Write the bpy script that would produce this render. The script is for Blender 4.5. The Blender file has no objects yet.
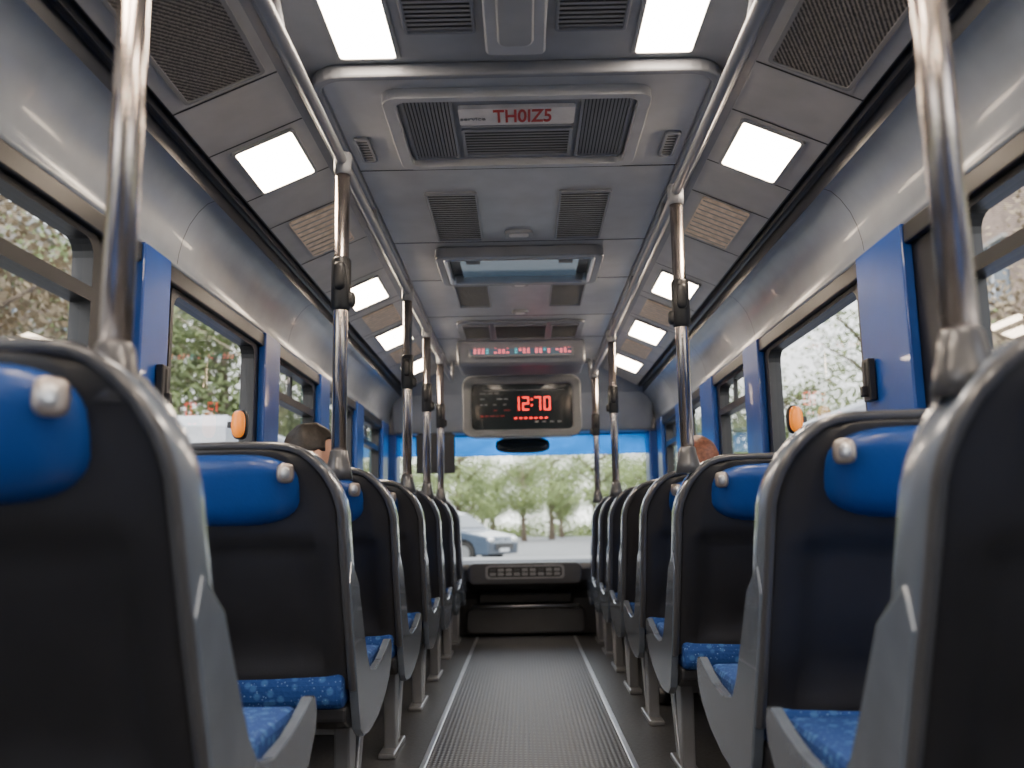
import bpy, bmesh, math, random
from mathutils import Vector, Matrix
random.seed(7)
D2R=math.pi/180
scene=bpy.context.scene
COL=scene.collection

# ---------------------------------------------------------------- materials
def newmat(name):
    m=bpy.data.materials.new(name); m.use_nodes=True
    nt=m.node_tree; nt.nodes.clear()
    out=nt.nodes.new('ShaderNodeOutputMaterial')
    return m,nt,out
def pmat(name,col,rough=.5,metal=0.,var=.08,scale=8.,bump=0.,bscale=200.,coat=0.,emit=None,estr=0.,spec=.5,vec='Object'):
    m,nt,out=newmat(name); N=nt.nodes; L=nt.links
    p=N.new('ShaderNodeBsdfPrincipled'); L.new(p.outputs[0],out.inputs[0])
    tc=N.new('ShaderNodeTexCoord')
    nz=N.new('ShaderNodeTexNoise'); nz.inputs['Scale'].default_value=scale; nz.inputs['Detail'].default_value=3
    L.new(tc.outputs[vec],nz.inputs['Vector'])
    r=N.new('ShaderNodeValToRGB')
    c=Vector(col)
    r.color_ramp.elements[0].position=.3; r.color_ramp.elements[1].position=.7
    r.color_ramp.elements[0].color=(*[max(0,x*(1-var)) for x in c],1)
    r.color_ramp.elements[1].color=(*[min(1,x*(1+var)) for x in c],1)
    L.new(nz.outputs['Fac'],r.inputs[0]); L.new(r.outputs[0],p.inputs['Base Color'])
    p.inputs['Roughness'].default_value=rough; p.inputs['Metallic'].default_value=metal
    p.inputs['Coat Weight'].default_value=coat
    p.inputs['Specular IOR Level'].default_value=spec
    if emit: 
        p.inputs['Emission Color'].default_value=(*emit,1); p.inputs['Emission Strength'].default_value=estr
    if bump>0:
        n2=N.new('ShaderNodeTexNoise'); n2.inputs['Scale'].default_value=bscale
        L.new(tc.outputs[vec],n2.inputs['Vector'])
        b=N.new('ShaderNodeBump'); b.inputs['Strength'].default_value=bump; b.inputs['Distance'].default_value=.002
        L.new(n2.outputs['Fac'],b.inputs['Height']); L.new(b.outputs[0],p.inputs['Normal'])
    return m
def emat(name,col,s):
    m,nt,out=newmat(name)
    e=nt.nodes.new('ShaderNodeEmission'); e.inputs[0].default_value=(*col,1); e.inputs[1].default_value=s
    nt.links.new(e.outputs[0],out.inputs[0]); return m

M={}
M['ceil']=pmat('ceiling_plastic',(.36,.37,.385),.42,bump=.15,bscale=500)
M['ceil2']=pmat('ceiling_panel_plastic',(.44,.45,.465),.36,bump=.1,bscale=500)
M['cove']=pmat('cove_plastic',(.24,.275,.33),.30,coat=.15)
M['covepanel']=pmat('cove_panel_grey',(.45,.44,.43),.4)
M['beige']=pmat('beige_diffuser',(.62,.50,.40),.55,var=.25,scale=30,emit=(1,.75,.5),estr=.08)
M['stripe']=pmat('dark_channel',(.022,.026,.038),.35)
M['trim']=pmat('trim_grey',(.23,.24,.265),.36)
M['dark']=pmat('dark_recess',(.02,.021,.024),.6)
M['slat']=pmat('slat_grey',(.24,.24,.245),.45)
M['slat2']=pmat('slat_light',(.34,.345,.35),.45)
M['wall']=pmat('wall_grey',(.13,.145,.17),.5)
M['blue']=pmat('pillar_blue',(.012,.075,.36),.34,coat=.25)
M['black']=pmat('rubber_black',(.010,.011,.014),.4)
M['steel']=pmat('brushed_steel',(.68,.60,.55),.24,metal=1,var=.12,scale=25)
M['chrome']=pmat('button_satin_metal',(.42,.38,.36),.38,metal=.8)
M['alu']=pmat('aluminium_trim',(.62,.64,.67),.3,metal=.9)
M['shell']=pmat('seat_shell_charcoal',(.022,.0225,.026),.38,bump=.25,bscale=350,var=.15)
M['rim']=pmat('seat_rim_dark_grey',(.085,.088,.098),.28,metal=.2,coat=.3,var=.1)
M['frame']=pmat('seat_frame_greyblue',(.19,.23,.295),.25,metal=.35,coat=.35,var=.1)
M['vinyl']=pmat('headrest_blue_vinyl',(.010,.060,.27),.33,bump=.3,bscale=120,coat=.15)
M['leg']=pmat('seat_leg_grey',(.30,.31,.33),.35,metal=.6)
M['dash']=pmat('dashboard_charcoal',(.045,.048,.055),.4,bump=.2,bscale=300)
M['dashlight']=pmat('dashboard_grey',(.18,.19,.205),.35)
M['white']=pmat('label_white',(.72,.69,.66),.5,var=.12,scale=14)
M['redtxt']=pmat('label_red_ink',(.45,.03,.03),.5)
M['light']=emat('light_diffuser',(1.,.80,.60),42)
M['lightc']=emat('light_diffuser_ceiling',(1.,.83,.66),36)
M['ledred']=emat('led_red',(1,.04,.03),4.5)
M['leddim']=emat('led_pink',(1,.16,.18),2.4)
M['ledcyan']=emat('led_cyan',(.15,.7,.8),1.2)
M['screen']=pmat('screen_glass',(.012,.022,.028),.12,coat=.6)
M['tvscreen']=pmat('tv_screen',(.12,.17,.21),.15,emit=(.25,.42,.6),estr=.12)
M['orange']=pmat('amber_lens',(.85,.22,.02),.25,emit=(1,.3,.02),estr=.5)
M['skin']=pmat('skin',(.55,.30,.21),.5,var=.06)
M['lips']=pmat('lips',(.40,.14,.12),.5)
M['eye']=pmat('eye_white',(.8,.8,.8),.2)
M['hairdark']=pmat('hair_dark',(.018,.013,.010),.5,var=.5,scale=60,bump=.8,bscale=90)
M['hairbrown']=pmat('hair_auburn',(.19,.065,.033),.5,var=.5,scale=60,bump=.8,bscale=90)
M['cloth1']=pmat('jacket_navy',(.03,.035,.05),.85,bump=.4)
M['cloth2']=pmat('trousers_grey',(.06,.06,.07),.85,bump=.4)
M['cloth3']=pmat('coat_black',(.02,.02,.022),.85,bump=.4)
M['bag']=pmat('bag_white_canvas',(.5,.5,.52),.7)
M['bag2']=pmat('bag_black',(.015,.015,.017),.5)
M['asphalt']=pmat('asphalt',(.13,.13,.13),.9,var=.15,scale=2)
M['grass']=pmat('verge_grass',(.12,.15,.06),.95,var=.4,scale=3)
M['kerb']=pmat('kerb_concrete',(.35,.34,.32),.9)
M['bark']=pmat('bark',(.15,.115,.085),.9,var=.4,scale=10,bump=.6,bscale=20)
M['leaf']=pmat('leaves_green',(.16,.205,.075),.85,var=.3,scale=1.2)
M['leaf2']=pmat('leaves_olive',(.27,.21,.13),.85,var=.3,scale=1.2)
M['brick']=pmat('facade_brown',(.30,.22,.175),.9,var=.3,scale=3)
M['plaster']=pmat('facade_pale',(.38,.34,.31),.9,var=.15,scale=1)
M['glassdark']=pmat('facade_window',(.08,.11,.14),.1)
M['carpaint']=pmat('car_paint_bluegrey',(.045,.065,.10),.25,coat=.7)
M['vanwhite']=pmat('van_white',(.60,.63,.68),.35)
M['vanblue']=pmat('van_blue',(.02,.16,.62),.3,coat=.4)
M['tyre']=pmat('tyre',(.015,.015,.015),.8)
M['tail']=pmat('tail_lamp_red',(.5,.02,.02),.3)

def fabric():
    m,nt,out=newmat('seat_fabric_blue_pattern'); N=nt.nodes; L=nt.links
    p=N.new('ShaderNodeBsdfPrincipled'); L.new(p.outputs[0],out.inputs[0]); p.inputs['Roughness'].default_value=.85
    tc=N.new('ShaderNodeTexCoord')
    v=N.new('ShaderNodeTexVoronoi'); v.inputs['Scale'].default_value=34
    L.new(tc.outputs['Object'],v.inputs['Vector'])
    r=N.new('ShaderNodeValToRGB'); e=r.color_ramp.elements
    e[0].position=.22; e[0].color=(.05,.15,.40,1); e[1].position=.42; e[1].color=(.010,.055,.24,1)
    L.new(v.outputs['Distance'],r.inputs[0])
    v2=N.new('ShaderNodeTexVoronoi'); v2.inputs['Scale'].default_value=85
    L.new(tc.outputs['Object'],v2.inputs['Vector'])
    r2=N.new('ShaderNodeValToRGB'); r2.color_ramp.elements[0].position=.08; r2.color_ramp.elements[0].color=(1,1,1,1)
    r2.color_ramp.elements[1].position=.22; r2.color_ramp.elements[1].color=(0,0,0,1)
    L.new(v2.outputs['Distance'],r2.inputs[0])
    mx=N.new('ShaderNodeMixRGB'); mx.inputs[2].default_value=(.18,.32,.55,1)
    L.new(r2.outputs[0],mx.inputs[0]); L.new(r.outputs[0],mx.inputs[1]); L.new(mx.outputs[0],p.inputs['Base Color'])
    b=N.new('ShaderNodeBump'); b.inputs['Strength'].default_value=.3; b.inputs['Distance'].default_value=.003
    L.new(v2.outputs['Distance'],b.inputs['Height']); L.new(b.outputs[0],p.inputs['Normal'])
    return m
M['fabric']=fabric()
def ribmat():
    m,nt,out=newmat('ribbed_rubber_mat'); N=nt.nodes; L=nt.links
    p=N.new('ShaderNodeBsdfPrincipled'); L.new(p.outputs[0],out.inputs[0]); p.inputs['Roughness'].default_value=.5
    tc=N.new('ShaderNodeTexCoord')
    w=N.new('ShaderNodeTexWave'); w.bands_direction='Y'; w.inputs['Scale'].default_value=12; w.inputs['Distortion'].default_value=.0
    L.new(tc.outputs['Object'],w.inputs['Vector'])
    w2=N.new('ShaderNodeTexWave'); w2.bands_direction='X'; w2.inputs['Scale'].default_value=16
    L.new(tc.outputs['Object'],w2.inputs['Vector'])
    ml=N.new('ShaderNodeMath'); ml.operation='MULTIPLY'; L.new(w.outputs['Fac'],ml.inputs[0]); L.new(w2.outputs['Fac'],ml.inputs[1])
    r=N.new('ShaderNodeValToRGB'); r.color_ramp.elements[0].color=(.024,.026,.031,1); r.color_ramp.elements[1].color=(.10,.104,.112,1)
    L.new(ml.outputs[0],r.inputs[0]); L.new(r.outputs[0],p.inputs['Base Color'])
    b=N.new('ShaderNodeBump'); b.inputs['Strength'].default_value=.6; b.inputs['Distance'].default_value=.004
    L.new(ml.outputs[0],b.inputs['Height']); L.new(b.outputs[0],p.inputs['Normal'])
    return m
M['mat']=ribmat()
M['floor']=pmat('vinyl_floor',(.060,.062,.067),.45,var=.35,scale=60)
def meshgrille():
    m,nt,out=newmat('perforated_grille'); N=nt.nodes; L=nt.links
    p=N.new('ShaderNodeBsdfPrincipled'); L.new(p.outputs[0],out.inputs[0]); p.inputs['Roughness'].default_value=.5
    tc=N.new('ShaderNodeTexCoord')
    mp=N.new('ShaderNodeMapping'); mp.inputs['Rotation'].default_value=(0,0,.6)
    L.new(tc.outputs['Object'],mp.inputs['Vector'])
    c=N.new('ShaderNodeTexWave'); c.inputs['Scale'].default_value=26; c.inputs['Distortion'].default_value=2.5; c.inputs['Detail Scale'].default_value=8
    L.new(mp.outputs[0],c.inputs['Vector'])
    r=N.new('ShaderNodeValToRGB'); r.color_ramp.elements[0].color=(.025,.025,.025,1); r.color_ramp.elements[1].color=(.26,.24,.22,1)
    r.color_ramp.elements[0].position=.35
    L.new(c.outputs['Fac'],r.inputs[0]); L.new(r.outputs[0],p.inputs['Base Color'])
    b=N.new('ShaderNodeBump'); b.inputs['Strength'].default_value=.5; b.inputs['Distance'].default_value=.003
    L.new(c.outputs['Fac'],b.inputs['Height']); L.new(b.outputs[0],p.inputs['Normal'])
    return m
M['grille']=meshgrille()
def glassmat(name,tint,refl=.8,base=.03):
    m,nt,out=newmat(name); N=nt.nodes; L=nt.links
    t=N.new('ShaderNodeBsdfTransparent'); t.inputs[0].default_value=(*tint,1)
    g=N.new('ShaderNodeBsdfGlossy'); g.inputs['Roughness'].default_value=.02
    lw=N.new('ShaderNodeLayerWeight'); lw.inputs[0].default_value=.5
    pw=N.new('ShaderNodeMath'); pw.operation='POWER'; pw.inputs[1].default_value=3
    L.new(lw.outputs['Facing'],pw.inputs[0])
    ml=N.new('ShaderNodeMath'); ml.operation='MULTIPLY_ADD'; ml.inputs[1].default_value=refl; ml.inputs[2].default_value=base
    L.new(pw.outputs[0],ml.inputs[0])
    mx=N.new('ShaderNodeMixShader'); L.new(ml.outputs[0],mx.inputs[0]); L.new(t.outputs[0],mx.inputs[1]); L.new(g.outputs[0],mx.inputs[2])
    L.new(mx.outputs[0],out.inputs[0])
    return m
M['glass']=glassmat('window_glass',(.84,.86,.88),.85,.07)
M['wglass']=glassmat('windshield_glass',(.93,.97,.98),.3)
def film():
    m,nt,out=newmat('sun_shade_film_blue'); N=nt.nodes; L=nt.links
    t=N.new('ShaderNodeBsdfTransparent'); t.inputs[0].default_value=(.01,.20,.72,1)
    d=N.new('ShaderNodeBsdfTranslucent'); d.inputs[0].default_value=(.015,.26,.82,1)
    mx=N.new('ShaderNodeMixShader'); mx.inputs[0].default_value=.72; L.new(t.outputs[0],mx.inputs[1]); L.new(d.outputs[0],mx.inputs[2]); L.new(mx.outputs[0],out.inputs[0])
    return m
M['film']=film()
M['carglass']=pmat('car_glass',(.04,.05,.06),.08)

# ---------------------------------------------------------------- builder
class B:
    def __init__(s): s.bm=bmesh.new(); s.mats=[]
    def mi(s,m):
        m=M[m] if isinstance(m,str) else m
        if m not in s.mats: s.mats.append(m)
        return s.mats.index(m)
    def face(s,vs,mi,sm=False):
        try:
            f=s.bm.faces.new(vs); f.material_index=mi; f.smooth=sm; return f
        except ValueError: return None
    def box(s,x0,x1,y0,y1,z0,z1,m,mat=None):
        mi=s.mi(m)
        P=[(x0,y0,z0),(x1,y0,z0),(x1,y1,z0),(x0,y1,z0),(x0,y0,z1),(x1,y0,z1),(x1,y1,z1),(x0,y1,z1)]
        if mat is not None: P=[mat@Vector(p) for p in P]
        v=[s.bm.verts.new(p) for p in P]
        for f in ((3,2,1,0),(4,5,6,7),(0,1,5,4),(1,2,6,5),(2,3,7,6),(3,0,4,7)): s.face([v[i] for i in f],mi)
    def prism(s,pts,a,b,m,axis='x',mside=None,sm=False):
        mi=s.mi(m); ms=s.mi(mside) if mside else mi
        def mk(p,t):
            if axis=='x': return (t,p[0],p[1])
            if axis=='y': return (p[0],t,p[1])
            return (p[0],p[1],t)
        va=[s.bm.verts.new(mk(p,a)) for p in pts]; vb=[s.bm.verts.new(mk(p,b)) for p in pts]
        s.face(va,mi); s.face(vb[::-1],mi)
        n=len(pts)
        for i in range(n): s.face([va[i],vb[i],vb[(i+1)%n],va[(i+1)%n]],ms,sm)
    def grid(s,rows,m,sm=True,closed=False,cols=None):
        mi=s.mi(m)
        V=[[s.bm.verts.new(p) for p in r] for r in rows]
        for i in range(len(V)-1):
            n=len(V[i])
            for j in range(n if closed else n-1):
                mm=s.mi(cols[j]) if cols and j in cols else mi
                s.face([V[i][j],V[i][(j+1)%n],V[i+1][(j+1)%n],V[i+1][j]],mm,sm)
        return V
    def tube(s,path,r,m,seg=14,cap=True):
        mi=s.mi(m); path=[Vector(p) for p in path]; rs=r if isinstance(r,(list,tuple)) else [r]*len(path)
        rings=[]; up=None
        for i,p in enumerate(path):
            d=(path[min(i+1,len(path)-1)]-path[max(i-1,0)]).normalized()
            if up is None: up=d.orthogonal().normalized()
            up=(up-d*up.dot(d)).normalized(); sd=d.cross(up)
            rings.append([s.bm.verts.new(p+(up*math.cos(2*math.pi*k/seg)+sd*math.sin(2*math.pi*k/seg))*rs[i]) for k in range(seg)])
        for i in range(len(rings)-1):
            for k in range(seg): s.face([rings[i][k],rings[i][(k+1)%seg],rings[i+1][(k+1)%seg],rings[i+1][k]],mi,True)
        if cap: s.face(rings[0][::-1],mi); s.face(rings[-1],mi)
    def sell(s,c,r,m,n=2.,seg=24,rings=14,fn=None,mat=None):
        mi=s.mi(m); c=Vector(c)
        def sp(a,e): return math.copysign(abs(a)**e,a)
        e=2./n; rows=[]
        for i in range(rings+1):
            ph=-math.pi/2+math.pi*i/rings
            row=[]
            for k in range(seg):
                th=2*math.pi*k/seg
                p=Vector((r[0]*sp(math.cos(ph),e)*sp(math.cos(th),e), r[1]*sp(math.cos(ph),e)*sp(math.sin(th),e), r[2]*sp(math.sin(ph),e)))
                if fn: p=fn(p)
                if mat is not None: p=mat@p
                row.append(c+p)
            rows.append(row)
        V=[]
        for i,row in enumerate(rows):
            if i in (0,rings): V.append([s.bm.verts.new(row[0])])
            else: V.append([s.bm.verts.new(p) for p in row])
        for k in range(seg):
            s.face([V[0][0],V[1][(k+1)%seg],V[1][k]],mi,True)
            s.face([V[rings][0],V[rings-1][k],V[rings-1][(k+1)%seg]],mi,True)
            for i in range(1,rings-1): s.face([V[i][k],V[i][(k+1)%seg],V[i+1][(k+1)%seg],V[i+1][k]],mi,True)
    def mesh(s,name,fix=True):
        if fix: bmesh.ops.recalc_face_normals(s.bm,faces=s.bm.faces)
        me=bpy.data.meshes.new(name); s.bm.to_mesh(me); s.bm.free()
        for m in s.mats: me.materials.append(m)
        return me
def obj(name,me,loc=(0,0,0),rot=(0,0,0),parent=None,bevel=0,seg=2,scale=(1,1,1)):
    if isinstance(me,B): me=me.mesh(name)
    o=bpy.data.objects.new(name,me); COL.objects.link(o); o.location=loc; o.rotation_euler=rot; o.scale=scale
    if parent: o.parent=parent
    if bevel:
        b=o.modifiers.new('bevel','BEVEL'); b.width=bevel; b.segments=seg; b.limit_method='ANGLE'; b.angle_limit=40*D2R
        b.harden_normals=False
    return o
def empty(name,loc=(0,0,0),rot=(0,0,0),scale=(1,1,1)):
    e=bpy.data.objects.new(name,None); COL.objects.link(e); e.location=loc; e.rotation_euler=rot; e.scale=scale; e.empty_display_size=.1
    return e
def rrect(x0,x1,y0,y1,r,n=6):
    P=[]
    for cx,cy,a in ((x1-r,y1-r,0),(x0+r,y1-r,90),(x0+r,y0+r,180),(x1-r,y0+r,270)):
        for i in range(n+1):
            t=(a+90*i/n)*D2R; P.append((cx+r*math.cos(t),cy+r*math.sin(t)))
    return P
def ring(b,outer,inner,a,c,m,axis='z'):
    """frame between two loops of the same length, extruded a..c"""
    def mk(p,t): return (p[0],p[1],t) if axis=='z' else ((p[0],t,p[1]) if axis=='y' else (t,p[0],p[1]))
    mi=b.mi(m); L=[[b.bm.verts.new(mk(p,t)) for p in lp] for lp,t in ((outer,a),(inner,a),(inner,c),(outer,c))]
    n=len(outer)
    for k in range(4):
        A,C=L[k],L[(k+1)%4]
        for i in range(n): b.face([A[i],A[(i+1)%n],C[(i+1)%n],C[i]],mi)

# ---------------------------------------------------------------- bus shell
Y0,Y1=-2.6,8.05
CZ=2.28
b=B(); b.box(-1.24,1.24,Y0,8.3,-.06,0,'floor'); obj('floor',b)
b=B(); b.prism(rrect(-.39,.39,Y0+.1,7.55,.02,2),0.0,.008,'mat','z'); obj('aisle_mat',b)
for i,sx in enumerate((-1,1)):
    b=B(); b.box(sx*.40-.012,sx*.40+.012,Y0+.1,7.55,0,.013,'alu'); obj('trim_%d'%(i+1),b,bevel=.003)
# ceiling
half=[(.66,CZ),(.66,CZ-.03),(.70,CZ-.05),(1.00,2.10)]
stripe=[(1.00,2.10),(1.005,2.125),(1.02,2.115),(1.025,2.085),(1.035,2.085),(1.04,2.10),(1.055,2.09),(1.06,2.04)]
cove=[(1.06,2.04),(1.085,2.030),(1.115,2.000),(1.145,1.955),(1.165,1.905),(1.178,1.85),(1.182,1.815),(1.175,1.80),(1.2,1.79)]
b=B()
def strip(pts,m,sm=False,y0=Y0,y1=Y1):
    for s in (-1,1):
        b.grid([[(s*x,y0,z) for x,z in pts],[(s*x,y1,z) for x,z in pts]],m,sm)
b.grid([[(-.66,Y0,CZ),(.66,Y0,CZ)],[(-.66,Y1,CZ),(.66,Y1,CZ)]],'ceil',False)
strip(half[:3],'trim'); strip(half[2:],'covepanel'); strip(stripe,'stripe'); strip(cove,'cove',True)
me=b.mesh('ceiling',False); c=obj('ceiling',me)
b=B(); b.box(-1.3,1.3,Y0,8.2,2.40,2.46,'vanwhite'); obj('roof',b)
# cove panel seams
for s in (-1,1):
    b=B()
    for y in [ -1.2,-.2,.7,1.45,2.42,2.72,3.12,3.42,3.92,4.42,4.97,5.07,5.5,5.57,6.05,6.6,7.2]:
        P=[(s*.70,y-.004,2.2285),(s*1.0,y-.004,2.0985),(s*1.0,y+.004,2.0985),(s*.70,y+.004,2.2285)]
        mi=b.mi('dark'); b.face([b.bm.verts.new(p) for p in P],mi)
    for y in (-.4,1.3,2.95,4.4,5.6,6.8):
        mi=b.mi('dark')
        V=[[b.bm.verts.new((s*(x-.002),y+d,z-.001)) for x,z in cove[:7]] for d in (-.002,.002)]
        for k in range(6): b.face([V[0][k],V[0][k+1],V[1][k+1],V[1][k]],mi)
    obj('trim_%d'%(3 if s<0 else 4),b)

# walls
def wall(side,pillars,name):
    b=B(); s=side
    xa,xb=sorted((s*1.20,s*1.26))
    b.box(xa,xb,Y0,8.1,0,.84,'wall'); b.box(xa,xb,Y0,8.1,1.74,2.42,'wall')
    xi=sorted((s*1.175,s*1.2)); b.box(xi[0],xi[1],Y0,8.0,1.735,1.795,'black')
    b.box(xi[0],xi[1],Y0,8.0,.80,.85,'black')
    xl=sorted((s*1.16,s*1.2)); b.box(xl[0],xl[1],Y0,8.0,.0,.80,'wall')
    for (a,c,w) in pillars:
        b.box(xa,xb,a,c,.84,1.74,'black')
        if w: 
            x2=sorted((s*1.165,s*1.20)); b.box(x2[0],x2[1],w[0],w[1],.80,1.80,'blue')
    return obj(name,b,bevel=.006)
PL=[(-2.6,-2.4,None),(-1.0,-.75,(-.97,-.78)),(.72,.92,(.74,.90)),(2.42,2.95,(2.66,2.87)),(3.93,4.27,(3.98,4.22)),(5.06,5.38,(5.10,5.34)),(6.20,6.55,(6.24,6.50)),(7.38,8.1,(7.42,7.7))]
PR=[(-2.6,-2.4,None),(-1.0,-.75,(-.97,-.78)),(.72,.92,(.74,.90)),(2.36,3.06,(2.63,3.00)),(4.27,4.66,(4.33,4.62)),(5.36,5.82,(5.42,5.78)),(6.46,6.75,(6.50,6.73)),(7.42,8.1,(7.46,7.7))]
wall(-1,PL,'wall_left'); wall(1,PR,'wall_right')
b=B(); b.box(-1.24,1.24,Y0-.06,Y0,0,2.42,'wall'); obj('wall_back',b)
wn=0
def windows(side,P,slid):
    global wn
    s=side
    for i in range(len(P)-1):
        a=P[i][1]; c=P[i+1][0]; wn+=1
        e=empty('window_%d'%wn,(s*1.225,(a+c)/2,1.29)); h=(c-a)/2
        b=B()
        ring(b,rrect(-h,h,-.45,.45,.03,4),rrect(-h+.025,h-.025,-.425,.425,.05,4),-.03,.03,'black','x')
        if slid[i]:
            b.box(-.032,.03,-h+.02,h-.02,.25,.29,'black')
            b.box(-.02,.0,-.015,.015,.29,.42,'black')
        obj('frame',b,parent=e)
        b=B(); b.grid([[(0,-h+.02,-.43),(0,h-.02,-.43)],[(0,-h+.02,.43),(0,h-.02,.43)]],'glass',False)
        obj('glass',b.mesh('glass',False),parent=e)
windows(-1,PL,[1,0,1,0,1,0,1]); windows(1,PR,[1,0,1,0,1,0,1])
for s,y in ((-1,2.80),(1,2.92)):
    b=B(); b.box(-.012,.012,-.03,.03,-.07,.07,'black'); b.box(-.03*1,.03,-.012,.012,-.055,-.02,'black'); b.tube([(0,0,-.05),(0,0,.06)],.016,'black')
    obj('window_latch',b,loc=(s*1.15,y,1.36),bevel=.004)
for s,y in ((-1,3.62),(1,3.78)):
    e=empty('marker_lamp',(s*1.165,y,1.335))
    b=B(); b.sell((0,0,0),(.028,.03,.055),'orange',2.6); obj('lens',b,parent=e)
    b=B(); b.sell((s*.0,.022,0),(.034,.03,.062),'black',2.8); b.box(-.012 if s>0 else -.05,.05 if s>0 else .012,.01,.05,-.012,.012,'black'); obj('bracket',b,parent=e)

# front bulkhead and windshield
b=B()
b.box(-1.2,1.2,7.85,8.1,1.73,2.42,'trim')
b.prism([(7.85,1.73),(7.85,2.29),(7.45,2.29),(7.7,2.05)],-1.15,1.15,'cove','x')
obj('wall_front',b,bevel=.02)
b=B()
for s in (-1,1):
    x=sorted((s*1.12,s*1.24)); b.box(x[0],x[1],7.9,8.15,.0,1.78,'blue')
b.box(-1.2,1.2,8.16,8.20,-.05,.54,'dash')
obj('trim_5',b,bevel=.02)
e=empty('windshield',(0,8.12,0))
b=B()
xs=[-1.15+2.3*i/16 for i in range(17)]
b.grid([[(x,.05-.06*x*x,z) for x in xs] for z in (.60,1.50,1.62,1.78)],'wglass',True)
obj('glass',b.mesh('g',False),parent=e)
b=B(); b.grid([[(x,.04-.06*x*x,z) for x in xs] for z in (1.545,1.65,1.76)],'film',True); obj('sun_shade_band',b.mesh('sb',False),parent=e)
b=B(); b.box(-1.12,1.12,-.02,.05,1.725,1.745,'black'); obj('frame',b,parent=e)
b=B(); b.tube([(-.35,8.22,.58),(.25,8.24,.62)],.008,'black',8); b.tube([(.35,8.22,.58),(.9,8.19,.64)],.008,'black',8); obj('windshield_wiper',b)
e=empty('rear_view_mirror',(0.0,7.72,1.60))
b=B(); b.sell((0,0,0),(.235,.035,.068),'black',3.2); obj('housing',b,parent=e)
b=B(); b.sell((0,-.030,0),(.215,.01,.055),'screen',3.2); obj('mirror_glass',b,parent=e)
b=B(); b.tube([(0,.02,.04),(0,.08,.16)],.012,'black',8); obj('stem',b,parent=e)
b=B(); b.box(-.17,.17,-.01,.01,-.17,.17,'shell'); b.tube([(-.15,0,.17),(.15,0,.17)],.012,'black',8); obj('sun_visor',b,loc=(-.76,7.75,1.54),rot=(.1,0,0),bevel=.008)

# dashboard
e=empty('dashboard',(0,0,0))
b=B()
prof=[(8.08,0),(8.08,.64),(7.75,.645),(7.52,.63),(7.44,.60),(7.42,.56),(7.46,.46),(7.58,.40),(7.70,.36),(7.74,.30),(7.74,0)]
b.prism(prof,-1.12,1.12,'dash','x'); obj('body',b,parent=e,bevel=.012)
b=B(); b.prism(rrect(-.46,.46,.44,.615,.05),7.36,7.46,'dash','y'); obj('centre_console',b,parent=e,bevel=.015)
b=B(); ring(b,rrect(-.32,.32,.485,.595,.03),rrect(-.30,.30,.50,.58,.025),7.345,7.37,'dashlight','y')
b.box(-.30,.30,7.352,7.37,.50,.58,'black')
for i in range(9):
    x=-.26+i*.065
    b.box(x-.024,x+.024,7.338,7.352,.512,.535,'dashlight'); b.box(x-.024,x+.024,7.338,7.352,.545,.568,'dashlight' if i%3 else 'dash')
obj('switch_panel',b,parent=e)
b=B()
b.prism(rrect(-.50,.50,.02,.24,.06),7.62,7.76,'dash','y')
b.prism(rrect(-.40,.40,.26,.36,.03),7.66,7.76,'black','y')
obj('lower_step_panel',b,parent=e,bevel=.02)
b=B(); b.tube([(-.44,7.60,.25),(.44,7.60,.25)],.014,'alu',10); obj('kick_rail',b,parent=e)
e=empty('steering_wheel',(-.74,7.26,.80),(-.95,0,0))
b=B()
pts=[(.20*math.cos(t*math.pi/16),.20*math.sin(t*math.pi/16),0) for t in range(33)]
b.tube(pts,.015,'black',10,False); 
for a in (90,210,330): b.tube([(0,0,-.02),(.2*math.cos(a*D2R),.2*math.sin(a*D2R),0)],.014,'black',8)
b.sell((0,0,-.02),(.06,.06,.03),'dash'); b.tube([(0,0,-.02),(0,.02,-.30)],.03,'dash',10)
obj('rim_and_spokes',b,parent=e)

# ---------------------------------------------------------------- ceiling fittings
b=B(); b.prism(rrect(-.61,.61,2.50,7.3,.09),CZ-.028,CZ+.01,'ceil2','z'); obj('ceiling_centre_panel',b,bevel=.012)
b=B(); ring(b,rrect(-.635,.635,2.475,7.32,.11),rrect(-.605,.605,2.505,7.29,.085),CZ-.045,CZ,'trim'); obj('ceiling_panel_trim',b,bevel=.008)
b=B()
for y in (3.22,4.10,4.76,5.62,6.30): b.box(-.60,.60,y-.003,y+.003,CZ-.0295,CZ-.02,'dark')
for y in (-1.,.3,1.55): b.box(-.64,.64,y-.003,y+.003,CZ-.002,CZ,'dark')
obj('trim_6',b)
PZ=CZ-.028
def louvre(name,cx,cy,w,l,z,n,mslat='slat',rot=(0,0,0),axis='x',frame=True,depth=.012,tilt=.5,fm='trim'):
    e=empty(name,(cx,cy,z),rot)
    b=B()
    if frame:
        ring(b,rrect(-w/2,w/2,-l/2,l/2,.012,3),rrect(-w/2+.010,w/2-.010,-l/2+.010,l/2-.010,.008,3),-depth,0,fm)
        obj('frame',b,parent=e,bevel=.002); b=B()
    b.box(-w/2+.005,w/2-.005,-l/2+.005,l/2-.005,-.002,.002,'dark')
    for i in range(n):
        if axis=='x':
            y=-l/2+.012+(l-.024)*(i+.5)/n; h=(l-.024)/n*.36
            R=Matrix.Translation((0,y,-depth*.55))@Matrix.Rotation(tilt*.4,4,'X')
            b.box(-w/2+.01,w/2-.01,-h,h,-.0012,.0012,mslat,R)
        else:
            x=-w/2+.012+(w-.024)*(i+.5)/n; h=(w-.024)/n*.34
            R=Matrix.Translation((x,0,-depth*.55))@Matrix.Rotation(tilt*.4,4,'Y')
            b.box(-h,h,-l/2+.01,l/2-.01,-.0012,.0012,mslat,R)
    obj('slats',b,parent=e)
    return e
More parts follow.
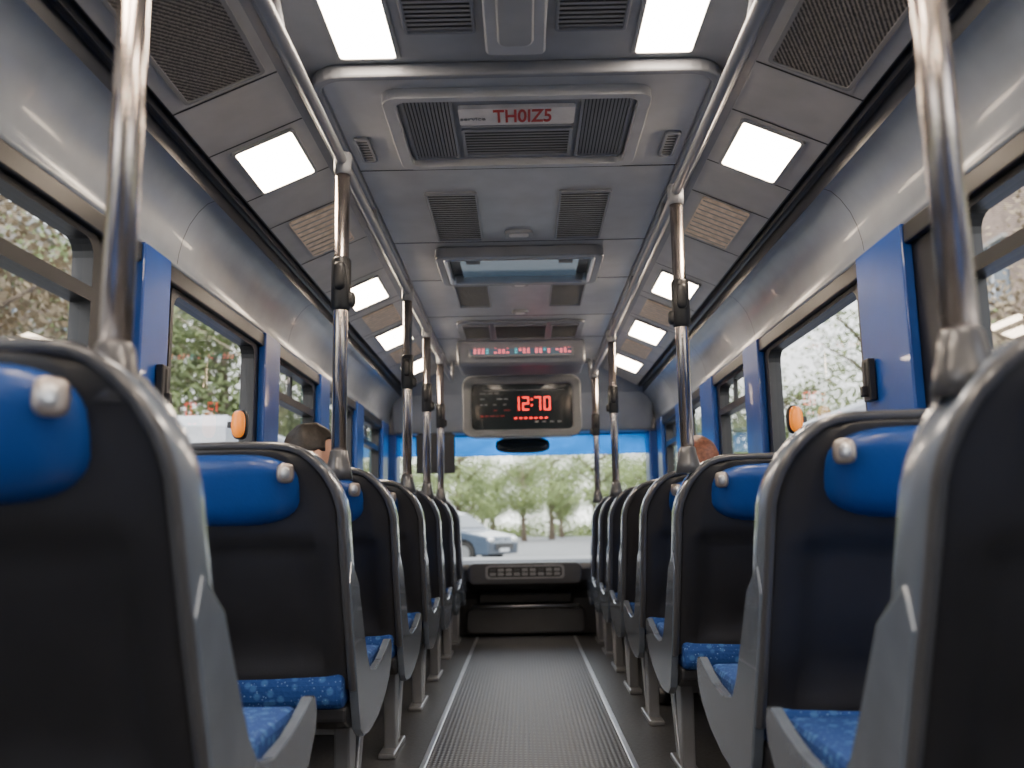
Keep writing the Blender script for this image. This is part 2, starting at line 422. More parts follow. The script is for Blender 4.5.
def lightpanel(cx,cy,w,l,z,rot=(0,0,0),m='light'):
    e=empty('ceiling_light_panel',(cx,cy,z),rot)
    b=B(); ring(b,rrect(-w/2-.012,w/2+.012,-l/2-.012,l/2+.012,.015,3),rrect(-w/2,w/2,-l/2,l/2,.01,3),-.008,.002,'slat2'); obj('bezel',b,parent=e)
    b=B(); b.prism(rrect(-w/2,w/2,-l/2,l/2,.012,3),-.005,0,m,'z'); obj('diffuser',b,parent=e)
for s in (-1,1):
    for y in (2.16,.7,-1.0): lightpanel(s*.435,y,.165,.56,CZ,m='lightc')
    louvre('speaker_grille',s*.21,2.02,.20,.58,CZ,26)
    louvre('speaker_grille',s*.275,3.75,.215,.60,PZ,22,'slat2')
    louvre('speaker_grille',s*.275,5.10,.20,.50,PZ,18,'slat2')
    louvre('air_vent',s*.545,3.02,.055,.20,PZ,8)
b=B(); b.prism(rrect(-.085,.085,1.6,2.38,.02),CZ-.04,CZ,'ceil2','z'); b.prism(rrect(-.05,.05,2.05,2.32,.03),CZ-.05,CZ-.038,'slat2','z'); obj('ceiling_service_box',b,bevel=.008)
# AC unit
e=empty('air_conditioning_unit',(0,2.86,PZ))
b=B(); ring(b,rrect(-.425,.425,-.28,.28,.05),rrect(-.385,.385,-.25,.25,.04),-.035,0,'ceil2'); b.box(-.39,.39,-.255,.255,-.006,0,'trim'); obj('housing',b,parent=e,bevel=.008)
def addl(parent,cx,cy,w,l,n,axis='x',ms='slat'):
    o=louvre('louvre',cx,cy,w,l,-.006,n,ms,axis=axis); o.parent=parent
for s in (-1,1): addl(e,s*.29,0,.165,.46,12,'y')
addl(e,0,.10,.38,.22,9)
b=B(); b.prism(rrect(-.19,.19,-.17,-.05,.01,3),-.020,-.004,'white','z'); b.box(-.19,.19,-.05,-.038,-.022,-.004,'slat'); obj('label_plate',b,parent=e)
def text(body,loc,rot,size,mat,parent,name='lettering',ext=.0005,sx=1):
    cu=bpy.data.curves.new(name,'FONT'); cu.body=body; cu.size=size; cu.align_x='CENTER'; cu.align_y='CENTER'; cu.extrude=ext; cu.offset=size*.018
    cu.materials.append(M[mat]); o=bpy.data.objects.new(name,cu); COL.objects.link(o); o.location=loc; o.rotation_euler=rot; o.parent=parent; o.scale=(sx,1,1); return o
text('TH0IZ5',(0.02,-.112,-.0215),(math.pi,0,0),.125,'redtxt',e,sx=.48)
text('service',(-.145,-.10,-.0215),(math.pi,0,0),.03,'slat',e,'small_lettering')
for y,w in ((3.97,.13),(4.83,.10),(5.50,.10),(7.1,.1)):
    b=B(); b.prism(rrect(-w/2,w/2,-.04,.04,.025),-.016,0,'slat2','z'); b.prism(rrect(-w/2+.02,w/2-.02,-.025,.025,.015),-.019,-.012,'white','z'); obj('reading_lamp',b,loc=(0,y,PZ),bevel=.003)
# overhead monitor
e=empty('overhead_monitor',(0,4.43,PZ))
b=B(); ring(b,rrect(-.415,.415,-.27,.27,.06),rrect(-.37,.37,-.22,.22,.03),-.055,0,'trim'); ring(b,rrect(-.375,.375,-.225,.225,.03),rrect(-.355,.355,-.205,.205,.02),-.06,-.0,'alu'); obj('housing',b,parent=e,bevel=.01)
b=B(); b.box(-.36,.36,-.21,.21,-.008,-.002,'black'); b.box(-.30,.30,-.15,.20,-.022,-.006,'tvscreen')
b.box(-.27,-.20,-.1,-.05,-.028,-.02,'black'); b.box(.20,.27,-.1,-.05,-.028,-.02,'black'); b.box(-.12,.12,-.19,-.16,-.028,-.006,'slat2')
obj('screen',b,parent=e)
# front ceiling vent unit
e=empty('air_conditioning_unit',(0,6.0,PZ))
b=B(); b.prism(rrect(-.43,.43,-.26,.26,.05),-.02,0,'trim','z'); obj('housing',b,parent=e,bevel=.006)
for cx,w,ms in ((-.30,.19,'slat2'),(0,.36,'slat'),(.30,.19,'slat2')):
    o=louvre('louvre',cx,0,w,.42,-.02,9,ms); o.parent=e
# LED sign box
e=empty('led_sign_box',(0,6.5,0))
b=B(); b.prism([(-.14,2.25),(-.06,2.095),(.0,2.08),(.40,2.08),(.40,2.25)],-.47,.47,'trim','x'); obj('housing',b,parent=e,bevel=.02)
sl=math.atan2(.08,.165)
b=B(); b.prism(rrect(-.385,.385,-.052,.052,.012,3),-.006,.006,'slat2','y'); b.box(-.37,.37,-.009,-.004,-.042,.042,'tvscreen')
for i in range(24):
    x=-.345+i*.03
    if i%5==4: continue
    m='leddim' if i%7!=3 else 'ledcyan'
    for r in range(3):
        if random.random()<.72: b.box(x,x+.018,-.011,-.008,-.03+r*.022,-.018+r*.022,m)
obj('led_face',b,loc=(0,-.108,2.175),rot=(-sl,0,0),parent=e)
# clock display
e=empty('clock_display',(0,7.0,1.845),(.06,0,0))
b=B(); b.prism(rrect(-.46,.46,-.235,.235,.07),0,.5,'dashlight','y'); ring(b,rrect(-.47,.47,-.245,.245,.08),rrect(-.40,.40,-.185,.175,.04),-.04,.03,'dashlight','y'); obj('housing',b,parent=e,bevel=.012)
b=B(); b.prism(rrect(-.405,.405,-.19,.18,.04),-.012,.01,'screen','y'); obj('screen',b,parent=e)
SEG={'1':'bc','2':'abged','7':'abc','0':'abcdef'}
def digit(b,ch,x,z,w,h,t,m):
    hw=w/2;hh=h/2
    S={'a':(-hw,hw,hh-t,hh),'g':(-hw,hw,-t/2,t/2),'d':(-hw,hw,-hh,-hh+t),'f':(-hw,-hw+t,0,hh),'b':(hw-t,hw,0,hh),'e':(-hw,-hw+t,-hh,0),'c':(hw-t,hw,-hh,0)}
    for k in SEG[ch]:
        q=S[k]; b.box(x+q[0]+.002,x+q[1]-.002,-.020,-.014,z+q[2]+.002,z+q[3]-.002,m)
b=B()
for ch,x in zip('12',(-.045,.03)): digit(b,ch,x,.02,.055,.11,.013,'ledred')
for ch,x in zip('70',(.125,.20)): digit(b,ch,x,.02,.055,.11,.013,'ledred')
for z in (0,.045): b.box(.072,.084,-.02,-.014,z,z+.012,'ledred')
for i in range(7): b.box(-.06+i*.04,-.04+i*.04,-.018,-.014,-.10,-.09,'ledred')
obj('digits',b,parent=e)
b=B()
for r in range(5):
    x=-.33
    while x<-.14:
        w=random.uniform(.02,.05)
        if random.random()<.7: b.box(x,x+w,-.016,-.013,.10-r*.045,.108-r*.045,'slat2' if r<3 else 'redtxt')
        x+=w+.012
b.box(-.30,.34,-.016,-.013,.125,.130,'slat2')
for i in range(4): b.box(.10+i*.06,.13+i*.06,-.016,-.013,-.13,-.12,'slat2')
obj('status_text',b,parent=e)

# cove fittings
PHI=math.atan2(.13,.30)
def covepos(s,t,off=.0): 
    x=.70+.30*t; z=2.23-.13*t
    return s*(x-off*math.sin(PHI)), z-off*math.cos(PHI)
for s in (-1,1):
    rot=(0,s*PHI,0)
    x,z=covepos(s,.47,.001)
    for y,l in ((2.93,.34),(4.70,.40),(5.82,.42),(6.95,.4),(.9,.35),(-.8,.35)): lightpanel(x,y,.20,l,z,rot)
    for y,l in ((3.66,.44),(5.28,.38),(6.38,.36)):
        e=empty('cove_diffuser_panel',(x,y,z),rot)
        b=B(); b.prism(rrect(-.10,.10,-l/2,l/2,.012,3),-.006,0,'beige','z')
        for k in range(9): b.box(-.095,.095,-l/2+l*(k+.5)/9-.003,-l/2+l*(k+.5)/9+.003,-.009,-.005,'covepanel')
        obj('panel',b,parent=e)
    for y,l in ((1.94,.90),(-.1,.8)):
        e=empty('cove_speaker_grille',(x,y,z),rot)
        b=B(); ring(b,rrect(-.125,.125,-l/2,l/2,.015,3),rrect(-.113,.113,-l/2+.012,l/2-.012,.01,3),-.01,0,'slat'); obj('frame',b,parent=e)
        b=B(); b.box(-.115,.115,-l/2+.01,l/2-.01,-.006,0,'grille'); obj('mesh',b,parent=e)
# ceiling grab rails
for s in (-1,1):
    b=B()
    b.tube([(s*.56,-1.8,2.22),(s*.56,-1.7,2.10),(s*.56,-1.6,2.07)]+[(s*.56,y,2.065) for y in (0,2,4,6,6.9)]+[(s*.56,7.05,2.08),(s*.56,7.12,2.14),(s*.56,7.14,2.24)],.017,'trim',14)
    for y in (-.6,1.0,2.1,3.6,4.7,5.7): b.tube([(s*.56,y,2.065),(s*.60,y,2.16),(s*.62,y,2.27)],.012,'trim',10)
    obj('ceiling_grab_rail',b)
    b=B(); b.tube([(s*.655,Y0+.2,2.235),(s*.655,7.3,2.235)],.016,'trim',10); obj('trim_%d'%(7 if s<0 else 8),b)

# ---------------------------------------------------------------- seats
W=.62
OUT=[(0,.44),(0,.60),(0,.80),(.0,.93),(.006,.965),(.018,1.0),(.040,1.04),(.068,1.072),(.100,1.097),(.135,1.110),(.175,1.115),(.31,1.117),(.45,1.115),(.49,1.108),(.53,1.085),(.565,1.05),(.59,1.01),(.608,.965),(.62,.92),(.62,.80),(.62,.60),(.62,.44)]
def yo(z): return .30*(max(0,1.117-z)/.757)**1.1
def inset(P,d):
    R=[]
    for i,p in enumerate(P):
        a=Vector(P[max(i-1,0)]); c=Vector(P[min(i+1,len(P)-1)]); t=(c-a).normalized(); n=Vector((t.y,-t.x))
        R.append((p[0]+n.x*d,p[1]+n.y*d))
    return R
def bounds(P,z):
    l=None;r=None
    for i in range(len(P)-1):
        (x0,z0),(x1,z1)=P[i],P[i+1]
        if (z0-z)*(z1-z)<=0 and z0!=z1:
            x=x0+(x1-x0)*(z-z0)/(z1-z0)
            l=x if l is None else min(l,x); r=x if r is None else max(r,x)
    return l,r
def seat_meshes(s):
    R={}
    # rim band
    b=B(); mi=b.mi('rim'); IN=inset(OUT,.020)
    secs=[]
    for o,i in zip(OUT,IN):
        y=yo(o[1]); 
        secs.append([(s*(o[0]+ (i[0]-o[0])*.35),y-.012,o[1]+(i[1]-o[1])*.35),(s*o[0],y+.0,o[1]),(s*o[0],y+.095,o[1]),(s*i[0],y+.110,i[1]),(s*i[0],y-.008,i[1])])
    V=b.grid(secs,'rim',True,closed=True,cols={1:'frame'}); b.face(V[0],mi); b.face(V[-1][::-1],mi)
    R['rim']=(b.mesh('seat_rim'),0.003)
    # shell
    b=B(); P=inset(OUT,.018)
    zs=[.445,.452,.50,.515,.60,.68,.76,.81,.845,.857,.89,.95,1.0,1.04,1.06,1.075,1.088,1.0955]
    ts=[0,.015,.10,.125,.22,.35,.5,.65,.78,.875,.90,.985,1]
    rows=[];rowsf=[]
    for z in zs:
        l,r=bounds(P,z)
        row=[];rf=[]
        for t in ts:
            u=l+(r-l)*t
            d=min(t,1-t)*(r-l)
            rec=.0 
            if d>.065 and .51<z<.85: rec=.016
            if d<.012: rec=.01
            row.append((s*u,yo(z)-.006+rec-.014*math.sin(math.pi*t),z)); rf.append((s*u,yo(z)+.095+.03*math.sin(math.pi*t),z))
        rows.append(row);rowsf.append(rf)
    b.grid(rows,'shell',True); b.grid(rowsf,'fabric',True)
    b.grid([rows[0],rowsf[0]],'shell',False); b.grid([rows[-1],rowsf[-1]],'shell',False)
    b.grid([[r[0] for r in rows],[r[0] for r in rowsf]],'shell'); b.grid([[r[-1] for r in rows],[r[-1] for r in rowsf]],'shell')
    bmesh.ops.remove_doubles(b.bm,verts=b.bm.verts,dist=.0001)
    R['back_shell']=(b.mesh('seat_back_shell'),0)
    # headrest
    b=B()
    def bend(p): return Vector((p.x,p.y+yo(.99+p.z)-yo(.99),p.z*(1-.12*(abs(p.x)/.2)**3)))
    b.sell((s*.312,yo(.99)+.018,.99),(.200,.085,.094),'vinyl',3.4,32,18,fn=bend)
    R['headrest']=(b.mesh('seat_headrest'),0)
    b=B()
    Rm=Matrix.Rotation(-s*.75,4,'Z')
    b.sell((s*.136,-.036,1.03),(.024,.011,.026),'chrome',3.0,20,10,mat=Rm); b.sell((s*.134,-.045,1.03),(.014,.005,.016),'alu',2.4,16,8,mat=Rm)
    R['headrest_button']=(b.mesh('button'),0)
    # side L shells
    b=B()
    back=[(yo(z)+.004,z) for z in (.74,.64,.56,.48,.42,.37)]
    prof=[(yo(.80)+.05,.80)]+back+[(.325,.325),(.38,.295),(.50,.285),(.64,.30),(.78,.335),(.875,.38),(.925,.43),(.935,.475),(.915,.505),(.885,.508),(.80,.485),(.70,.465),(.58,.455),(.48,.470),(.425,.52),(.38,.58),(.325,.66),(.27,.74)]
    for u0,u1 in ((-.004,.022),(.598,.624)):
        b.prism(prof,s*u0,s*u1,'frame','x')
    R['side_shell']=(b.mesh('side_shell'),.004)
    b=B(); b.prism(rrect(.215,.91,.395,.490,.04,5),s*.03,s*.59,'fabric','x'); R['cushion']=(b.mesh('cushion'),.016)
    b=B(); b.prism([(.25,.36),(.34,.325),(.80,.34),(.88,.40),(.25,.40)],s*.024,s*.596,'shell','x'); R['seat_pan']=(b.mesh('pan'),.01)
    b=B()
    for u in (.075,.52):
        x0,x1=sorted((s*(u-.024),s*(u+.024)))
        b.prism([(.44,.335),(.56,.335),(.535,.02),(.465,.02)],x0,x1,'leg','x')
        b.prism([(.68,.34),(.74,.34),(.60,.03),(.55,.03)],x0,x1,'leg','x')
        b.box(x0-.01,x1+.01,.38,.70,0.0,.022,'leg')
    x0,x1=sorted((s*.075,s*.52)); b.box(x0,x1,.47,.53,.28,.32,'leg')
    R['pedestal']=(b.mesh('pedestal'),.006)
    return R
SM={-1:seat_meshes(-1),1:seat_meshes(1)}
LROWS=[(1.19,1.048),(2.36,1.018),(3.32,1.015),(4.25,1.015),(5.12,1.015),(6.0,1.015),(6.75,1.015)]
RROWS=[(1.07,1.02),(1.84,1.01),(2.97,1.012),(3.85,1.015),(4.62,1.015),(5.35,1.015),(6.05,1.015),(6.7,1.015)]
for s,rows in ((-1,LROWS),(1,RROWS)):
    for y,k in rows+[(-.35,1.018)]:
        e=empty('bus_seat',(s*(.485 if s<0 else .513),y,0),scale=(1,1,k))
        for k,(me,bv) in SM[s].items(): obj(k,me,parent=e,bevel=bv)
# poles
def pole(s,y,x=.56,clampz=1.66,zb=1.09):
    e=empty('grab_pole',(s*x,y,0))
    b=B()
    b.tube([(0,0,zb),(0,0,2.06)],.023,'steel',20); obj('tube',b,parent=e)
    b=B(); b.tube([(0,0,zb-.02),(0,0,zb+.015),(0,0,zb+.04),(0,0,zb+.065),(0,0,zb+.07)],[.044,.038,.031,.027,.0235],'rim',18); obj('base_socket',b,parent=e)
    if clampz:
        b=B(); b.tube([(0,0,clampz-.085),(0,0,clampz-.075),(0,0,clampz+.075),(0,0,clampz+.085)],[.026,.031,.031,.026],'black',18)
        b.sell((0,-.03,clampz+.02),(.020,.016,.045),'black',3); b.sell((-s*.03,0,clampz-.05),(.016,.016,.025),'black',3); obj('clamp',b,parent=e,bevel=.002)
    b=B(); b.tube([(0,0,2.02),(0,0,2.04),(0,0,2.09)],[.026,.029,.029],'trim',16); obj('top_fitting',b,parent=e)
pole(-1,1.25,.585,None,1.10); pole(1,1.145,.575,None,1.075)
pole(-1,2.70,zb=1.07); pole(-1,4.31); pole(-1,5.19); pole(-1,6.06)
pole(1,3.03); pole(1,5.41); pole(1,6.76)

# ---------------------------------------------------------------- people
def skin(name,V,E,Rr,mat,parent,root=0,lv=2):
    bm=bmesh.new(); lay=bm.verts.layers.skin.verify(); vs=[]
    for i,p in enumerate(V):
        v=bm.verts.new(p); v[lay].radius=(Rr[i],Rr[i]) if not isinstance(Rr[i],tuple) else Rr[i]; v[lay].use_root=(i==root); vs.append(v)
    for a,c in E: bm.edges.new((vs[a],vs[c]))
    me=bpy.data.meshes.new(name); bm.to_mesh(me); bm.free(); me.materials.append(M[mat])
    o=bpy.data.objects.new(name,me); COL.objects.link(o); o.parent=parent
    m=o.modifiers.new('skin','SKIN'); m.use_smooth_shade=True
    m2=o.modifiers.new('sub','SUBSURF'); m2.levels=lv; m2.render_levels=lv
    return o
def hand(parent,wrist,s,mat='skin'):
    w=Vector(wrist)
    skin('palm_%s'%('l' if s<0 else 'r'),[w+Vector((0,-.02,0)),w+Vector((0,.02,0)),w+Vector((0,.06,-.004)),w+Vector((0,.085,-.008))],[(0,1),(1,2),(2,3)],[.022,(.03,.018),(.038,.016),(.034,.013)],mat,parent)
    for i,(dx,l) in enumerate(((-.027,.062),(-.009,.074),(.009,.070),(.026,.052))):
        dx*=-s
        a=w+Vector((dx*.8,.07,-.004)); 
        skin('finger_%d_%s'%(i+1,'l' if s<0 else 'r'),[a,a+Vector((dx*.1,l*.45,.004)),a+Vector((dx*.15,l*.8,-.008)),a+Vector((dx*.15,l*1.05,-.024))],[(0,1),(1,2),(2,3)],[.0095,.009,.008,.0065],mat,parent,lv=1)
    d=-s
    a=w+Vector((d*.022,.022,-.002))
    skin('thumb_%s'%('l' if s<0 else 'r'),[a,a+Vector((d*.022,.028,-.004)),a+Vector((d*.028,.055,-.010))],[(0,1),(1,2)],[.012,.010,.008],mat,parent,lv=1)
def person(loc,hair,coat,trous,longhair=False,headz=1.20,turn=0):
    e=empty('passenger',loc)
    hz=headz
    sh=hz-.235
    V=[(0,.46,.60),(0,.43,.72),(0,.385,.84),(0,.36,sh-.02),(0,.355,sh+.045),
       (-.10,.36,sh-.005),(-.185,.37,sh-.03),(-.225,.45,sh-.24),(-.15,.66,sh-.285),
       (.10,.36,sh-.005),(.185,.37,sh-.03),(.225,.45,sh-.24),(.15,.66,sh-.285)]
    E=[(0,1),(1,2),(2,3),(3,4),(3,5),(5,6),(6,7),(7,8),(3,9),(9,10),(10,11),(11,12)]
    R=[(.15,.105),(.135,.10),(.145,.105),(.13,.095),(.06,.06),.085,.062,.047,.034,.085,.062,.047,.034]
    skin('jacket',V,E,R,coat,e)
    V=[(0,.46,.60),(-.09,.50,.585),(-.115,.88,.585),(-.115,.93,.54),(-.115,.93,.12),(.09,.50,.585),(.115,.88,.585),(.115,.93,.54),(.115,.93,.12)]
    E=[(0,1),(1,2),(2,3),(3,4),(0,5),(5,6),(6,7),(7,8)]
    skin('trousers',V,E,[(.14,.09),.085,.065,.06,.045,.085,.065,.06,.045],trous,e)
    b=B()
    for s in (-1,1): b.sell((s*.115,.99,.045),(.045,.13,.045),'black',2.6)
    obj('shoes',b,parent=e)
    skin('neck',[(0,.355,sh),(0,.365,sh+.07),(0,.385,hz-.04)],[(0,1),(1,2)],[.06,.052,.05],'skin',e)
    for s in (-1,1): hand(e,(s*.145,.675,sh-.29),s)
    hd=empty('head',(0,.385,hz),(0,0,turn)); hd.parent=e
    b=B()
    def hf(p):
        t=max(0,-p.z/.12)
        return Vector((p.x*(1-.32*t*t),p.y*(1-.12*t)+.012*t,p.z))
    b.sell((0,0,0),(.076,.095,.118),'skin',2.2,28,20,fn=hf)
    b.sell((0,.098,-.018),(.013,.02,.026),'skin'); 
    for s in (-1,1):
        b.sell((s*.080,-.002,-.012),(.012,.020,.034),'skin')
        b.sell((s*.030,.083,.006),(.014,.010,.009),'eye'); b.sell((s*.030,.091,.006),(.006,.004,.006),'black'); b.sell((s*.030,.086,.028),(.018,.006,.004),hair)
    b.sell((0,.086,-.056),(.024,.008,.007),'lips')
    obj('face',b,parent=hd)
    b=B(); 
    def hh(p):
        q=Vector(p); n=math.sin(p.x*90+p.z*40)*.0025+math.sin(p.y*110)*.002
        q*=1+n/.1
        if q.y>.045 and q.z<.052: q.y=.045-.5*(q.y-.045)
        if q.z<-.045: q.z=-.045
        if q.y>-.02 and q.z<.0: q.z=.0
        return q
    if longhair:
        b.sell((0,-.012,.020),(.092,.108,.118),hair,2.2,40,30,fn=lambda p:(Vector((p.x,.05,p.z)) if (p.y>.05 and p.z<.05) else p)*(1+.02*math.sin(p.x*90+p.z*70)))
        b.sell((0,-.05,-.07),(.085,.055,.13),hair,2.4,32,20)
    else:
        b.sell((0,-.012,.012),(.084,.106,.122),hair,2.2,40,30,fn=hh)
    obj('hair',b,parent=hd)
    return e
person((-.865,3.27,0),'hairdark','cloth1','cloth2',headz=1.205,turn=-1.05)
person((.815,3.79,0),'hairbrown','cloth3','cloth2',longhair=True,headz=1.17,turn=.2)
e=empty('handbag',(.60,4.46,.498))
b=B(); b.sell((0,0,.09),(.05,.13,.09),'bag',3.2); obj('body',b,parent=e)
b=B(); b.sell((0,-.02,.15),(.053,.12,.06),'bag2',3.0); b.tube([(0,-.09,.17),(0,-.07,.28),(0,0,.31),(0,.07,.28),(0,.09,.17)],.008,'bag2',8); obj('flap_and_handle',b,parent=e)

# ---------------------------------------------------------------- outside
GZ=-.15
b=B(); b.box(-60,60,-30,120,GZ-.1,GZ,'asphalt'); obj('ground',b)
for s in (-1,1):
    b=B(); b.box(min(s*7,s*11.5),max(s*7,s*11.5),-20,88,GZ,GZ+.1,'grass'); b.box(min(s*6.8,s*7),max(s*6.8,s*7),-20,88,GZ,GZ+.13,'kerb'); obj('roadside_verge',b)
def leafq(b,p,rnd,mi,sz):
    u=Vector((rnd.gauss(0,1),rnd.gauss(0,1),rnd.gauss(0,1))).normalized(); v=u.orthogonal().normalized()
    b.face([b.bm.verts.new(p+u*sz),b.bm.verts.new(p+v*sz*.7),b.bm.verts.new(p-u*sz),b.bm.verts.new(p-v*sz*.7)],mi)
def tree_mesh(seed,leafm,nl,sz):
    rnd=random.Random(seed); b=B()
    b.tube([(0,0,0),(.05,.03,1.2),(-.03,.08,2.6),(.05,0,4.2),(0,0,5.6)],[.22,.17,.13,.08,.03],'bark',10)
    ends=[]
    for i in range(20):
        z=1.1+rnd.random()*3.7; a=rnd.random()*6.28; l=1.0+rnd.random()*1.5
        p1=Vector((math.cos(a)*l*.5,math.sin(a)*l*.5,z+l*.35)); p2=Vector((math.cos(a)*l,math.sin(a)*l,z+l*.6))
        b.tube([(0,0,z),p1,p2],[.06,.04,.015],'bark',6); ends+= [p1,p2]
    ends.append(Vector((0,0,5.7)))
    mi=b.mi(leafm)
    for c in ends:
        for k in range(nl):
            leafq(b,c+Vector((rnd.gauss(0,1),rnd.gauss(0,1),rnd.gauss(0,.8)))*.44,rnd,mi,sz*(1+rnd.random()))
    return b.mesh('tree',False)
T=[tree_mesh(1,'leaf',260,.038),tree_mesh(2,'leaf2',260,.036),tree_mesh(3,'leaf',150,.055)]
tp=[(-9,7,1),(-9,12.5,1),(-9.3,18,0),(-8.5,25,0),(-8,34,2),(-9,2,1),(9,3,1),(9.2,9,1),(9.5,15,1),(9,22,0),(8.6,31,2),(9,40,0),(-8.4,45,0),(-4.5,62,2),(0,66,0),(4.8,60,2),(9,55,0),(-9.5,58,0),(14,62,2),(-15,64,1),(2.2,72,2),(-2.6,74,0),(7,74,0),(-7,76,2),(-11,84,0),(11,84,2),(3.5,84,0),(-4,86,0)]
for i,(x,y,k) in enumerate(tp):
    sc=1.0+.35*random.random()
    obj('tree',T[k],(x,y,GZ+.1 if 7<abs(x)<11.5 else GZ),(0,0,random.random()*6),scale=(sc,sc,sc))
rnd=random.Random(5); b=B(); mi=b.mi('leaf')
for k in range(16000):
    x=rnd.uniform(-24,24); leafq(b,Vector((x,rnd.gauss(0,.5),abs(rnd.gauss(0,1.0))*(1+.3*math.sin(x*.7))+.05)),rnd,mi,.09+rnd.random()*.08)
for k in range(48): b.tube([(-23.5+k,0,0),(-23.5+k+.1,0,1.2)],.05,'bark',6)
obj('hedge',b.mesh('hedge',False),(0,92,GZ))
def building(x0,x1,y0,y1,h,m,face):
    b=B(); b.box(x0,x1,y0,y1,GZ,h,m); b.box(x0-.2,x1+.2,y0-.2,y1+.2,h,h+.35,'kerb')
    xf=x1 if face>0 else x0
    y=y0+1.2
    while y<y1-2:
        z=.9
        while z<h-1.8:
            xa,xb=sorted((xf,xf+face*.06)); b.box(xa,xb,y,y+1.5,z,z+1.7,'glassdark')
            xa,xb=sorted((xf,xf+face*.14)); b.box(xa,xb,y-.1,y+1.6,z-.15,z,'kerb'); b.box(xa,xb,y-.1,y+1.6,z+1.7,z+1.82,'kerb')
            xa,xb=sorted((xf,xf+face*.09)); b.box(xa,xb,y+.71,y+.79,z,z+1.7,'vanwhite')
            z+=3
        y+=2.9
    obj('building',b)
building(-21,-13,-6,14,11.5,'brick',1); building(-22,-14,16,36,9.5,'plaster',1)
building(13,21,-6,12,10.5,'plaster',-1); building(13.5,22,14,34,11.5,'brick',-1)
def van(loc,rz):
    e=empty('delivery_van',loc,(0,0,rz))
    b=B(); prof=[(-2.6,.45),(-2.6,2.35),(-2.5,2.5),(1.2,2.5),(1.45,2.4),(2.05,1.45),(2.65,1.2),(2.75,1.0),(2.75,.45)]
    b.prism(prof,-.95,.95,'vanwhite','x'); obj('body',b,parent=e,bevel=.08)
    b=B(); b.prism([(-2.61,.44),(-2.61,1.95),(1.2,1.95),(1.6,1.75),(1.8,1.50),(2.3,1.30),(2.66,1.15),(2.77,1.0),(2.77,.44)],-.97,.97,'vanblue','x'); obj('blue_side_band',b,parent=e,bevel=.04)
    b=B()
    for s in (-1,1):
        b.prism([(.65,1.50),(.65,2.2),(1.35,2.2),(1.75,1.50)],s*.965,s*.985,'carglass','x')
    b.prism([(1.52,2.28),(2.06,1.46),(2.10,1.48),(1.56,2.30)],-.82,.82,'carglass','x'); obj('glazing',b,parent=e)
    b=B()
    for s in (-1,1):
        for y in (-1.7,1.75):
            b.tube([(s*.75,y,.36),(s*.98,y,.36)],.36,'tyre',24); b.tube([(s*.97,y,.36),(s*.995,y,.36)],.2,'alu',16)
    obj('wheels',b,parent=e)
    b=B()
    for s in (-1,1): b.box(s*.75-.12,s*.75+.12,2.70,2.79,.85,1.05,'eye'); b.box(s*.88-.06,s*.88+.06,-2.64,-2.58,1.0,1.3,'tail')
    obj('lamps',b,parent=e)
van((-4.6,13.5,GZ),.0); van((5.0,11.0,GZ),math.pi)
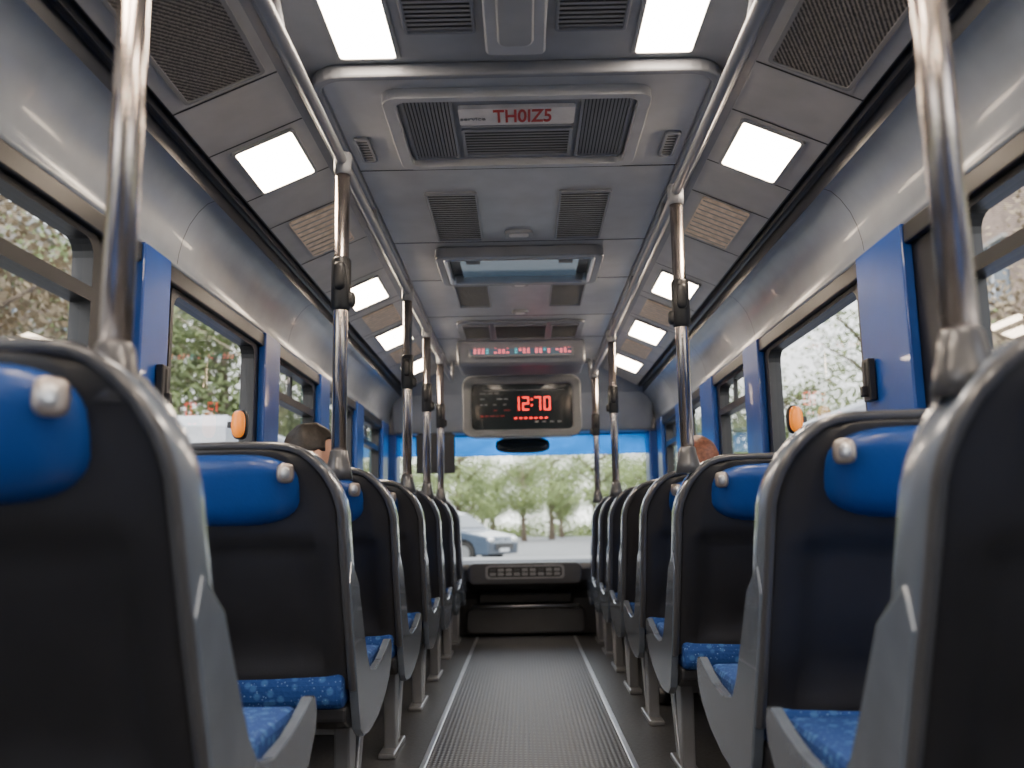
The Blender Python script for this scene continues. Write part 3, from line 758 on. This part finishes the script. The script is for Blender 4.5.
def car(loc,rz,paint='carpaint'):
    e=empty('car',loc,(0,0,rz))
    b=B()
    def arch(cy): return [(cy+.38*math.cos(t*D2R),.33+.38*math.sin(t*D2R)) for t in range(0,181,20)]
    prof=[(2.15,.28),(2.18,.60),(2.10,.80),(1.15,.98),(-1.75,1.02),(-2.12,.92),(-2.18,.55),(-2.1,.28)]
    low=[(-1.72,.28)]+[(p[0],p[1]) for p in arch(-1.33)[::-1]]+[(-.95,.28),(.95,.28)]+[(p[0],p[1]) for p in arch(1.33)[::-1]]+[(1.71,.28)]
    b.prism(prof+low,-.88,.88,paint,'x'); obj('body',b,parent=e,bevel=.05)
    b=B(); st=[(-1.95,1.0,.78),(-1.55,1.50,.64),(-.9,1.60,.62),(.1,1.58,.62),(.55,1.45,.66),(1.25,.97,.80)]
    rows=[]
    for y,z,w in st: rows.append([(-.82,y,.97),(-w,y,z),(w,y,z),(.82,y,.97)])
    b.grid(rows,paint,False); b.grid([rows[0],[(p[0],p[1]-.001,p[2]) for p in rows[0]]],paint,False)
    obj('cabin',b,parent=e,bevel=.03)
    b=B()
    for s in (-1,1):
        b.grid([[(s*.83,-1.65,1.03),(s*.83,-.45,1.02),(s*.83,.95,1.02)],[(s*.66,-1.45,1.42),(s*.655,-.45,1.52),(s*.69,.45,1.42)]],'carglass',False)
        b.box(s*.84-.006,s*.84+.006,-.48,-.42,1.0,1.3,paint)
    b.grid([[(-.74,1.17,1.05),(.74,1.17,1.05)],[(-.62,.60,1.44),(.62,.60,1.44)]],'carglass',False)
    b.grid([[(-.70,-1.93,1.08),(.70,-1.93,1.08)],[(-.60,-1.60,1.45),(.60,-1.60,1.45)]],'carglass',False)
    obj('glazing',b,parent=e)
    b=B()
    for s in (-1,1):
        for y in (-1.33,1.33): b.tube([(s*.66,y,.33),(s*.88,y,.33)],.33,'tyre',24); b.tube([(s*.87,y,.33),(s*.895,y,.33)],.21,'alu',16)
    obj('wheels',b,parent=e)
    b=B()
    for s in (-1,1): b.sell((s*.68,2.10,.70),(.17,.08,.08),'eye',2.6); b.sell((s*.74,-2.12,.80),(.12,.07,.10),'tail',2.6); b.sell((s*.98,.75,1.05),(.09,.06,.06),paint,2.6)
    b.box(-.5,.5,2.12,2.19,.42,.60,'black'); b.box(-.26,.26,2.17,2.20,.36,.46,'vanwhite')
    obj('lamps_and_mirrors',b,parent=e)
car((-2.5,27,GZ),math.radians(-118)); car((4.9,50,GZ),3.0,'vanwhite'); car((-4.6,40,GZ),.1,'vanblue')

# ---------------------------------------------------------------- light
w=bpy.data.worlds.new('World'); scene.world=w; w.use_nodes=True; nt=w.node_tree; nt.nodes.clear()
o=nt.nodes.new('ShaderNodeOutputWorld'); bg=nt.nodes.new('ShaderNodeBackground'); nt.links.new(bg.outputs[0],o.inputs[0])
tc=nt.nodes.new('ShaderNodeTexCoord'); sx=nt.nodes.new('ShaderNodeSeparateXYZ'); nt.links.new(tc.outputs['Generated'],sx.inputs[0])
rp=nt.nodes.new('ShaderNodeValToRGB'); rp.color_ramp.elements[0].color=(1,.975,.94,1); rp.color_ramp.elements[1].color=(.80,.88,1,1); nt.links.new(sx.outputs['Z'],rp.inputs[0]); nt.links.new(rp.outputs[0],bg.inputs[0])
bg.inputs[1].default_value=5.0
sl=bpy.data.lights.new('sun','SUN'); sl.energy=9; sl.angle=.05; sl.color=(1,.91,.80)
so=bpy.data.objects.new('sun',sl); COL.objects.link(so); so.rotation_euler=(math.radians(38),0,math.radians(-12))

# ---------------------------------------------------------------- camera
F=890
cd=bpy.data.cameras.new('camera'); cam=bpy.data.objects.new('camera',cd); COL.objects.link(cam)
cd.sensor_width=36; cd.lens=F*36/1024; cd.clip_start=.02; cd.clip_end=500
cd.dof.use_dof=True; cd.dof.focus_distance=3.2; cd.dof.aperture_fstop=2.2
Rm=Matrix.Rotation(.62*D2R,4,'Z')@Matrix.Rotation((90+9.13)*D2R,4,'X')@Matrix.Rotation(-.93*D2R,4,'Z')
cam.matrix_world=Matrix.Translation((0,0,.90))@Rm
scene.camera=cam
